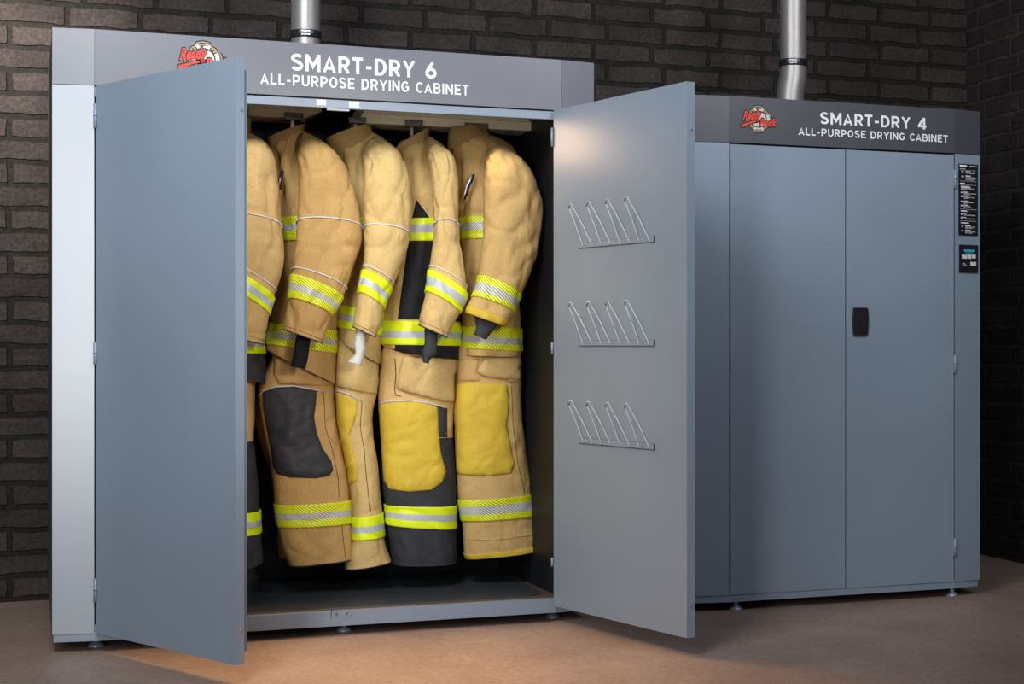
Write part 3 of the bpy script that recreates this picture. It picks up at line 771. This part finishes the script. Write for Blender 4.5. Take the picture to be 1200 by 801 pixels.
def patch(tree, poly, mat, parent, name, off=.004, puff=0., step=3.2, wob=0.):
    """panel of cloth sewn onto the surface behind tree, cut to the outline poly"""
    edge = resample(poly, step); inside = []
    def inp(x, y):
        c = False; n = len(edge)
        for i in range(n):
            (x1, y1), (x2, y2) = edge[i], edge[i-1]
            if (y1 > y) != (y2 > y) and x < (x2-x1)*(y-y1)/(y2-y1)+x1: c = not c
        return c
    xs = [p[0] for p in edge]; ys = [p[1] for p in edge]
    x = min(xs)
    while x < max(xs):
        y = min(ys)
        while y < max(ys):
            if inp(x, y):
                dd = min((x-a)**2+(y-b)**2 for a, b in edge)
                if dd > (step*.5)**2: inside.append((x, y, math.sqrt(dd)))
            y += step
        x += step
    pts = [Vector(p) for p in edge]+[Vector(p[:2]) for p in inside]; ne = len(edge)
    vo, eo, fo = delaunay_2d_cdt(pts, [(i, (i+1) % ne) for i in range(ne)], [], 1, 1e-4)[:3]
    mb = MB().mat(mat); vs = []; skirt = []
    dist = {}
    for v in vo:
        p, nn = hit(tree, v.x, v.y); nn = (nn-2*ray(v.x, v.y).normalized()).normalized()
        dd = min((v.x-a)**2+(v.y-b)**2 for a, b in edge)**.5
        k = min(1, dd/8)
        w = .75*wob*noise.noise(Vector((v.x*.03, v.y*.085+v.x*.02, len(poly))))+.35*wob*noise.noise(Vector((v.x*.05-v.y*.04, v.y*.17, 3+len(poly))))
        vs.append((p, nn, off+puff*math.sin(k*math.pi/2)+w*k))
    top = [mb.bm.verts.new(p+nn*o_) for p, nn, o_ in vs]
    for f in fo: mb.face([top[i] for i in f], True)
    bnd = [e_ for e_ in mb.bm.edges if len(e_.link_faces) == 1]
    low = {}
    idx = {v: i for i, v in enumerate(top)}
    for e_ in bnd:
        for v in e_.verts:
            if v not in low: p, nn, o_ = vs[idx[v]]; low[v] = mb.bm.verts.new(p-nn*.001)
    for e_ in bnd: a, b = e_.verts; mb.face([a, b, low[b], low[a]], False)
    for v in [v for v in mb.bm.verts if not v.link_faces]: mb.bm.verts.remove(v)
    return mb.build(name, parent)
def cord(tree, pts, r, mat, parent, name, off=.002):
    mb = MB().mat(mat); P = []
    for u, v in resample(pts, 4, False): p, nn = hit(tree, u, v); P.append(p+nn*off)
    mb.tube(P, r, 6); return mb.build(name, parent)

SY = [(.36, .075), (.30, .10), (.25, .10), (.21, .09)]       # how the shoulder comes forward into the sleeve
def sleeve_rows(rows, y=.2, b=.08):
    out = []
    for i, r in enumerate(rows):
        yy, bb = SY[i] if i < 4 else (y, b-.022*max(0, (i-4))/(len(rows)-4))
        out.append(tuple(r)+(yy, bb))
    return out
TORSO_B = .165
def torso_rows(rows, y=.47):
    out = []
    for i, r in enumerate(rows):
        out.append(tuple(r)+(y, (.075, .12, .15)[i] if i < 3 else TORSO_B))
    return out
GJ, GT = 'firefighter jackets hanging in the open cabinet', 'firefighter trousers hanging in the open cabinet'

def jacket(label, seed, tan, torso, sleeve, collar, t_bands, s_band, s_pipe, wrist, wmat, hatch, tmats=None, cuff=None, ty=.47):
    T_ = Loft(torso_rows(torso, ty), seed=seed, amp=.010, vert=1.2, horiz=.6)
    S_ = Loft(sleeve_rows(sleeve), seed=seed+11, amp=.0095, vert=1.3, horiz=.75, p=.92, tilt=(.030, .012))
    F = -math.pi/2; r = random.Random(seed*17)
    j = lambda a: a+r.uniform(-.14, .14)
    S_.cr = [(j(F-.75), .8, j(F-.62), 3.3, .013, .13), (j(F-.25), 1.0, j(F-.42), 3.0, .011, .11), (j(F+.35), 1.3, j(F+.05), 2.8, .008, .12),
             (j(F+1.15), 5.2, j(F+.2), 5.9, .010, .12), (j(F+1.0), 6.2, j(F+.1), 6.0, .008, .10), (j(F-1.0), 4.0, j(F-.3), 5.0, .007, .12), (j(F+.5), 3.4, j(F+.9), 4.8, .007, .13), (j(F+.2), 8.4, j(F+.5), 9.6, .007, .12), (j(F-.5), 8.3, j(F-.3), 9.4, .006, .12)]
    T_.cr = [(j(F-.75), .5, j(F-.9), 4.0, .016, .15), (j(F-.3), .6, j(F-.5), 3.6, .014, .13), (j(F-1.1), 1.5, j(F-.9), 5.5, .010, .13), (j(F+.2), 4.6, j(F+.1), 6.6, .010, .14), (j(F-.5), 5, j(F-.6), 7, .008, .13)]
    c = T_.ring(2)[0]
    root = empty('firefighter_jacket', (c.x, c.y, T_.ring(len(torso)-1)[0].z), label, 'jacket', GJ)
    tb = T_.mesh(tan, mats=tmats).build('torso', root)
    sl = S_.mesh(tan).build('sleeve', root)
    C_ = Loft(collar, y=.44, b=.075, seed=seed+5, amp=.004)
    mbc = C_.mesh(tan, cap0=False, hem=False)
    N = C_.NS
    inner = C_.mesh('lining' if False else tan, cap0=False, hem=False, mb=mbc, off=0)
    inn = Loft([tuple(r) for r in collar], y=.44, b=.066, seed=seed+5, amp=.004)
    col = mbc.build('collar', root)
    for a, b in t_bands: band(T_, a, b, tb, hatch)
    for a, b in s_band: band(S_, a, b, sl, hatch)
    for t in s_pipe:
        ph = [S_.pt(t, 2*math.pi*k/64, .0022) for k in range(64)]
        MB().mat('piping').tube(ph, .0026, 6, closed=True).build('piping', sl)
    if cuff: trim(S_, cuff[0], cuff[1], cuff[2], sl, 'cuff_trim')
    else:
        n = len(sleeve)-1; trim(S_, n-.1, n, 'charcoal', sl, 'cuff_trim', .0012)
        ph = [S_.pt(n-.33, 2*math.pi*k/64, .0008) for k in range(64)]; MB().mat('thread').tube(ph, .0009, 5, closed=True).build('cuff_seam', sl)
    if wrist:
        Wl = Loft(wrist, y=.2, b=.03, seed=seed+2, amp=.003)
        Wl.mesh(wmat).build('wristlet', root)
    return root, T_, S_, tb, sl

def trousers(label, seed, tan, rows, bands, hatch, tmats=None, y=.45, b=.105, rear=True, rear_rows=None, hemtrim=None):
    L = Loft(rows, y=y, b=b, seed=seed, amp=.007, vert=.8, horiz=.7)
    F = -math.pi/2; r = random.Random(seed*13); n = len(rows); j = lambda a: a+r.uniform(-.15, .15)
    L.cr = [(j(F+1.25), n*.36, j(F+.5), n*.40, .008, .09), (j(F+1.3), n*.48, j(F+.5), n*.46, .008, .09), (j(F-1.2), n*.40, j(F-.6), n*.43, .008, .09), (j(F-1.2), n*.52, j(F-.5), n*.50, .007, .09),
            (j(F+.9), n*.62, j(F+.2), n*.60, .006, .10), (j(F-.3), n-2.8, j(F+.1), n-1.4, .008, .10), (j(F+.6), n-2.9, j(F+.8), n-1.3, .008, .10), (j(F-.9), n-2.6, j(F-.7), n-1.4, .007, .10)]
    c = L.ring(len(rows)-1)[0]
    root = empty('firefighter_trousers', tuple(c), label, 'trousers', GT)
    lg = L.mesh(tan, mats=tmats).build('leg', root)
    if not hemtrim: n = len(rows)-1; trim(L, n-.13, n, 'charcoal', lg, 'hem_trim', .0015)
    for a, bb in bands: band(L, a, bb, lg, hatch)
    if hemtrim: trim(L, hemtrim[0], hemtrim[1], hemtrim[2], lg, 'hem_trim')
    rr = rear_rows or [(r[0]+6, r[1]-4, r[2]-6, r[3]-4) for r in rows]
    R_ = Loft(rr, y=y+.235, b=.10, seed=seed+3, amp=.006)
    rl = R_.mesh(tan, mats=tmats).build('leg', root)
    if not rear_rows or True:
        for a, bb in bands[-1:]: band(R_, a, bb, rl, hatch)
    return root, L, lg, rl

# --- rightmost set
j5, T5, S5, tb5, sl5 = jacket('golden tan firefighter jacket hanging rightmost with hatched bands and grey wristlet', 5, 'tan5',
    [(528, 160, 574, 158), (527, 172, 600, 172), (529, 195, 610, 196), (533, 230, 606, 230), (537, 256, 604, 257), (539.5, 282, 603, 283), (538, 330, 607, 330), (540, 381.5, 611.5, 384.5), (540.5, 407.5, 612.5, 411.5), (541, 416, 609, 418)],
    [(570, 180, 577, 164), (568, 190, 597, 175), (567, 203, 614, 191), (566, 222, 628, 212), (566, 248, 636.5, 240), (566, 272, 633.5, 276), (563, 296, 627, 306), (560, 324, 611, 346), (552.5, 349, 603, 367), (547.5, 358, 598, 377), (545, 366, 593, 383)],
    [(527, 150, 571, 149), (525, 160, 574, 158), (524, 178, 575, 168)],
    [(4, 5), (7, 8)], [(7, 8)], [], [(556, 364, 584, 374), (555, 370, 583, 381), (557.5, 381, 577, 388), (555.5, 392, 570, 398)], 'knit_g', True, cuff=(9.05, 10, 'leather_y'))
bt5 = T5.bvh()
mbx = MB().mat('steel'); P = [at(u, v, .285) for u, v in ((553, 204), (550.5, 212), (547, 218), (545, 226), (542, 233))]
mbx.tube(P, .0035, 8); mbx.mat('blackcloth'); mbx.tube([p+Vector((.008, .004, 0)) for p in P], .005, 8); mbx.build('snap_hook', tb5)
patch(bt5, [(537, 236), (544.5, 238), (543, 248), (536.5, 246)], 'tan4', tb5, 'strap_tab', .006, .004)
tr5, L5, lg5, _ = trousers('golden tan firefighter trousers hanging rightmost with wide yellow knee patch and yellow hem', 25, 'tan5',
    [(536, 404, 606, 404), (534, 420, 610, 421), (533, 446, 611.5, 446), (531.5, 472, 611, 472), (532, 502, 613, 500), (534, 540, 618.5, 540), (535.5, 565, 622, 562), (537, 584.5, 624, 578), (541, 609, 628.5, 603), (543, 632, 632, 625), (544, 646.5, 634, 636.5), (546, 653.5, 635, 643)],
    [(7, 8)], True, hemtrim=(10.05, 11, 'leather_y'))
bt = L5.bvh()
patch(bt, [(533, 448), (560, 447.5), (594, 450), (596.5, 470), (594, 498), (598.5, 523), (603, 543), (599, 554), (580, 557), (555, 557.5), (535.5, 555)], 'leather_y', lg5, 'knee_patch', .004, .006, wob=.005)
patch(bt, [(567, 420), (608, 417.5), (611, 430), (613, 445), (590, 444), (566, 440), (559, 435.5)], 'tan4', lg5, 'pocket_flap', .012, .008, wob=.004)
patch(bt, [(538, 420), (562, 420), (558, 437), (563, 446), (536, 446)], 'tan5', lg5, 'pocket', .004, .003, wob=.002)
cord(bt, [(599, 452), (601, 500), (606, 540), (614, 577)], .0012, 'thread', lg5, 'seam')
cord(bt, [(542.5, 631), (580, 632.5), (631, 625)], .0014, 'tan4', lg5, 'seam')

# --- second from the right, black chest panel
j4, T4, S4, tb4, sl4 = jacket('light tan firefighter jacket with black side panel and grey thumb loop wristlet', 4, 'tan4',
    [(467, 168, 503, 160), (462, 184, 522, 176), (462, 208, 530, 204), (464, 235, 531, 235), (462, 259, 532, 259), (461, 285, 533, 285), (456, 330, 536, 330), (446.5, 376, 540, 377.5), (446.5, 403.5, 540.5, 405), (463, 412, 540.5, 421)],
    [(498, 178, 505, 161), (499, 188, 519, 172), (502, 202, 531, 186), (505, 225, 537, 210), (507, 248, 538, 242), (508, 272, 538.5, 276), (505, 299, 542.5, 308), (502.5, 318.5, 547, 345), (499, 343.5, 539, 366.5), (494.5, 362, 533, 378), (490, 381, 524, 396)],
    [(461, 176, 504, 149.5), (464, 184, 503, 156), (468, 192, 501, 163)],
    [(4, 5), (7, 8)], [(7, 8)], [4.7, 6.75], [(499, 379, 514, 386), (497.5, 386, 513, 392), (497.5, 402, 512.5, 406), (494.5, 412, 511, 416), (495, 416, 505, 420), (495.5, 424, 502.5, 426)], 'knit_g', False, tmats=[(8.02, 'blackcloth')], ty=.47)
bt = T4.bvh()
patch(bt, [(488, 234), (497, 246), (504, 256), (507, 270), (507, 300), (505, 330), (508, 374), (466, 374), (470, 345), (477, 293), (481.5, 262)], 'blackcloth', tb4, 'side_panel', .002, .001)
patch(bt, [(510, 330), (539, 345), (540, 376), (510, 376)], 'blackcloth', tb4, 'side_panel', .002, .001)
patch(bt, [(446.5, 404), (463, 404), (463, 411), (447, 412)], 'tan4', tb4, 'front_flap', .004, .002)
tr4, L4, lg4, _ = trousers('tan and charcoal firefighter trousers with rounded yellow knee patch and dark lower leg', 24, 'tan4',
    [(450, 404, 534, 404), (447, 416, 535, 418), (444, 442, 535, 445), (443, 470, 533, 474), (445, 505, 531, 509), (447, 540, 533, 540), (448, 570, 535, 570), (451, 590, 534.5, 591), (453, 613, 534.5, 618), (456, 638, 535.5, 640), (460.5, 660, 536, 658.5)],
    [(7, 8)], False, tmats=[(4.1, 'charcoal')])
bt = L4.bvh()
patch(bt, [(510, 474), (524, 478), (524, 512), (510, 512)], 'charcoal', lg4, 'side_panel', .002, .001)
patch(bt, [(443.5, 474), (465, 470.5), (490, 470.5), (513, 477), (513.5, 500), (516, 528), (522.5, 553), (518, 565), (506, 573.5), (480, 576), (457, 573), (450, 563), (448, 535), (446, 505)], 'leather_y', lg4, 'knee_patch', .004, .006, wob=.006)
cord(bt, [(443, 473), (455, 470), (480, 469), (505, 472.5), (524, 478)], .0024, 'piping', lg4, 'piping', .003)
patch(bt, [(473, 417), (500, 418), (534, 419), (535.5, 445), (534.5, 471.5), (520, 470), (475, 458.5), (465, 455), (468, 435)], 'tan4', lg4, 'pocket_flap', .012, .008, wob=.004)
cord(bt, [(463, 420), (464, 440), (462.5, 456), (463.5, 463), (470, 464)], .0015, 'blackcloth', lg4, 'seam')
cord(bt, [(529, 512), (530, 560), (532, 655)], .0012, 'blackcloth', lg4, 'seam')

# --- middle set, white wristlet
j3, T3, S3, tb3, sl3 = jacket('pale tan firefighter jacket hanging in the middle with a white knit wristlet', 3, 'tan3',
    [(398, 160, 438, 157), (393, 178, 458, 171), (399, 205, 458, 195), (404, 232, 457, 232), (404, 258, 457, 260), (404, 284, 457, 286), (401, 330, 453, 332), (396.5, 357.5, 451, 366), (395.5, 383, 449, 394), (395, 398, 447, 428)],
    [(424, 180, 438, 160), (424, 190, 458, 171), (424, 203, 471, 186), (424, 222, 480, 208), (425, 245, 483, 239), (427, 270, 479.5, 279), (427, 294, 471, 308), (425, 318.5, 459, 338), (420, 345, 450, 362), (416, 365, 446.5, 381), (412, 383, 440, 395.5)],
    [(382, 163, 434, 145), (386, 173, 436, 151), (394, 187, 438, 160)],
    [(4, 5), (7, 8)], [(7, 8)], [4.9, 6.8], [(419, 380, 431, 386), (417, 389, 429, 394), (414, 404, 428, 407), (415.5, 414, 426.5, 417), (407, 423, 424, 429)], 'knit_w', False)
tr3, L3, lg3, _ = trousers('pale tan firefighter trousers with narrow yellow knee patch hanging half behind the brown pair', 23, 'tan3',
    [(397, 392, 440, 404), (394, 415, 444, 428), (393, 452, 442, 460), (394, 480, 437, 482), (396, 504, 437, 507), (403, 532, 441.5, 535), (408, 562, 445, 564), (412, 604.5, 448.5, 599.5), (411, 630, 450.5, 627), (405, 648, 454, 643), (404, 666, 459, 657)],
    [(7, 8)], False)
bt = L3.bvh()
patch(bt, [(393.5, 460), (405, 463), (419, 470), (418, 480), (416, 492), (409, 510), (414, 530), (420, 550), (419, 562), (410, 568), (402, 568), (398, 540), (395, 500)], 'leather_y', lg3, 'knee_patch', .004, .004, wob=.006)
cord(bt, [(393, 457), (405, 460), (415, 464.5), (424, 469.5)], .0024, 'piping', lg3, 'piping', .003)
patch(bt, [(397, 398), (420, 405), (441, 425), (443.5, 459), (441, 461), (425, 459.5), (395, 452)], 'tan3', lg3, 'pocket_flap', .010, .006, wob=.004)
cord(bt, [(424, 470), (422, 500), (427, 530), (429, 560), (434, 598)], .0012, 'thread', lg3, 'seam')

# --- second from the left, brown canvas, black knee patch
j2, T2, S2, tb2, sl2 = jacket('brownish tan firefighter jacket with hatched bands and a black knit wristlet', 2, 'tan2',
    [(326, 158, 356, 154), (312, 172, 378, 168), (317, 192, 388, 190), (323, 225, 398, 226), (326, 257, 402, 258), (327, 284, 402, 286), (321, 340, 399, 345), (314.5, 377.5, 396.5, 387.5), (311, 402.5, 396.5, 414), (313, 410, 394.5, 450)],
    [(347, 180, 356, 154), (348, 189, 377, 166), (349.5, 202, 394, 182), (350, 222, 410, 205), (349, 247, 421, 243), (347, 272, 424, 284), (345, 297, 416, 307), (341.5, 323.5, 401.5, 348), (337.5, 351, 389, 370), (335, 368, 383, 387), (332.5, 386.5, 378, 402.5)],
    [(313, 163, 358, 145.5), (314, 170, 357, 151), (317, 178, 355, 159)],
    [(4, 5), (7, 8)], [(7, 8)], [4.55, 6.72], [(348, 392, 364, 397), (346, 400, 363, 404), (343.5, 415, 361.5, 418), (340.5, 429, 358, 432)], 'knit_b', True)
bt = T2.bvh()
cord(bt, [(344, 151), (338, 165), (331, 185), (328, 215), (329, 252)], .003, 'tan2', tb2, 'front_placket', .001)
mbx = MB().mat('blackcloth'); P = [at(u, v, .275) for u, v in ((331, 200), (329, 208), (327.5, 217), (328, 222))]
mbx.tube(P, .007, 8); mbx.mat('steel'); mbx.tube([p+Vector((-.002, -.008, 0)) for p in P[1:3]], .003, 8); mbx.build('snap_hook', tb2)
tr2, L2, lg2, rl2 = trousers('brownish tan firefighter trousers with large black knee patch and hatched band', 22, 'tan2',
    [(322, 398, 392, 412), (318, 420, 392, 432), (306, 444, 391.5, 448), (303.5, 464, 392, 464), (306, 482, 393, 480), (310, 507, 396.5, 502), (315, 532, 401.5, 526), (319, 557, 407, 551), (322, 590, 411, 584.5), (326.5, 616, 412.5, 611.5), (331, 640, 416.5, 634), (338, 662.5, 418.5, 653)],
    [(8, 9)], True, rear_rows=[(306, 420, 380, 420), (303, 444, 375, 445), (299, 464, 372, 464), (298, 482, 372, 482), (301, 505, 375, 502), (308, 528, 380, 522), (316, 550, 384, 545), (320, 575, 388, 570), (321, 588, 390, 584), (324.5, 613, 392, 608), (325, 635, 394, 630), (327, 652, 396, 646)])
bt = L2.bvh()
patch(bt, [(308, 459), (322, 454), (345, 453), (371, 458), (370, 474), (368, 488), (371, 506), (378, 525), (388, 540), (390.5, 550), (386, 557), (371, 560), (340, 559), (325, 555), (320, 545), (318, 528), (313.5, 505), (308.5, 478)], 'leather_b', lg2, 'knee_patch', .004, .006, wob=.008)
cord(bt, [(304, 465), (309, 458), (322, 453), (345, 452), (370, 456.5), (378, 459)], .0024, 'piping', lg2, 'piping', .003)
patch(bt, [(322, 418), (345, 420), (391, 440), (391, 451), (360, 451), (327, 449), (321, 438)], 'tan2', lg2, 'pocket', .007, .005, wob=.004)
cord(bt, [(379, 460), (381, 500), (390, 530), (396, 560), (397, 582)], .0012, 'thread', lg2, 'seam')
cord(bt, [(400, 613), (402, 632), (405, 655)], .0012, 'thread', lg2, 'seam')

# --- leftmost set, half hidden behind the open door
j1, T1, S1, tb1, sl1 = jacket('leftmost tan firefighter jacket half hidden behind the open left door', 1, 'tan1',
    [(262, 150, 292, 150), (256, 168, 300, 166), (255, 190, 305, 188), (252, 230, 306, 230), (251, 256, 306, 257), (250, 282, 306, 284), (250, 340, 308, 342), (250, 388, 309, 388), (251, 412, 310, 414), (254, 430, 315.5, 451)],
    [(270, 178, 292, 156), (262, 185, 309, 165), (257, 198, 319.5, 181), (255, 222, 326, 206), (255, 245, 329, 251), (254, 268, 333, 290), (252, 288, 331.5, 315), (250, 305, 321.5, 349), (249, 330, 316.5, 369), (250, 362, 313.5, 385), (256, 392, 310, 404.5)],
    [(262, 140, 296, 138), (262, 146, 295, 145), (262, 160, 294, 156)],
    [(4, 5), (7, 8)], [(7, 8)], [4.35, 6.75], None, None, False, tmats=[(6.3, 'charcoal')])
tr1, L1, lg1, _ = trousers('leftmost tan and charcoal firefighter trousers showing as a sliver beside the left door', 21, 'tan1',
    [(258, 432, 306, 436), (256, 450, 300, 450), (255, 480, 299, 480), (256, 512, 297, 512), (257, 530, 299.5, 530), (259, 565, 302.5, 565), (262, 599, 304.5, 597), (264, 626, 306, 623), (266, 645, 308, 642), (268, 670, 308.5, 657)],
    [(6, 7)], False, tmats=[(3.1, 'charcoal')])

# ------------------------------------------------------------------ light
def area(name, loc, target, size, power, col, sy=None, spread=None):
    l = bpy.data.lights.new(name, 'AREA'); l.energy = power; l.color = col; l.size = size
    if sy: l.shape = 'RECTANGLE'; l.size_y = sy
    if spread: l.spread = math.radians(spread)
    o = bpy.data.objects.new(name, l); COL.objects.link(o); o.location = loc
    o.rotation_euler = (Vector(target)-Vector(loc)).to_track_quat('-Z', 'Y').to_euler(); return o
def spot(name, loc, target, power, col, deg, blend, size):
    l = bpy.data.lights.new(name, 'SPOT'); l.energy = power; l.color = col; l.spot_size = math.radians(deg); l.spot_blend = blend; l.shadow_soft_size = size
    o = bpy.data.objects.new(name, l); COL.objects.link(o); o.location = loc
    o.rotation_euler = (Vector(target)-Vector(loc)).to_track_quat('-Z', 'Y').to_euler(); return o
area('key_softbox', (-.35, -2.5, 3.35), (.6, 0, 2.0), 1.1, 40, (.90, .95, 1), spread=105)
area('right_softbox', (2.9, -2.9, 3.3), (2.7, 0, 2.1), .9, 16, (.92, .95, 1), spread=95)
area('side_softbox', (-1.65, -5.1, 1.5), (-.07, 0, 1.2), .6, 102, (1, .99, .98), sy=2.6)
spot('gear_spot', (1.3, -4.6, 1.75), (.72, .25, 1.05), 365, (1, .94, .84), 25, .8, .25)
area('cabinet_lamp', (.68, .06, 1.822), (.68, -1.1, .0), 1.2, 13.5, (1, .64, .36), sy=.02, spread=84)
area('door_fill', (1.33, .11, 1.79), (1.74, -.4, 1.3), .2, .75, (1, .68, .44), spread=120)  # added fill for the warm patch on the right door
spot('wall_washer', (-.75, .45, 2.75), (-.3, 1.22, 2.1), 210, (1, .90, .83), 66, .9, .12)
w = bpy.data.worlds.new('world'); sc.world = w; w.use_nodes = True
bg = w.node_tree.nodes['Background']; bg.inputs[0].default_value = (.50, .66, 1, 1); bg.inputs[1].default_value = .14
sc.view_settings.view_transform = 'Standard'; sc.view_settings.look = 'None'; sc.view_settings.exposure = 0
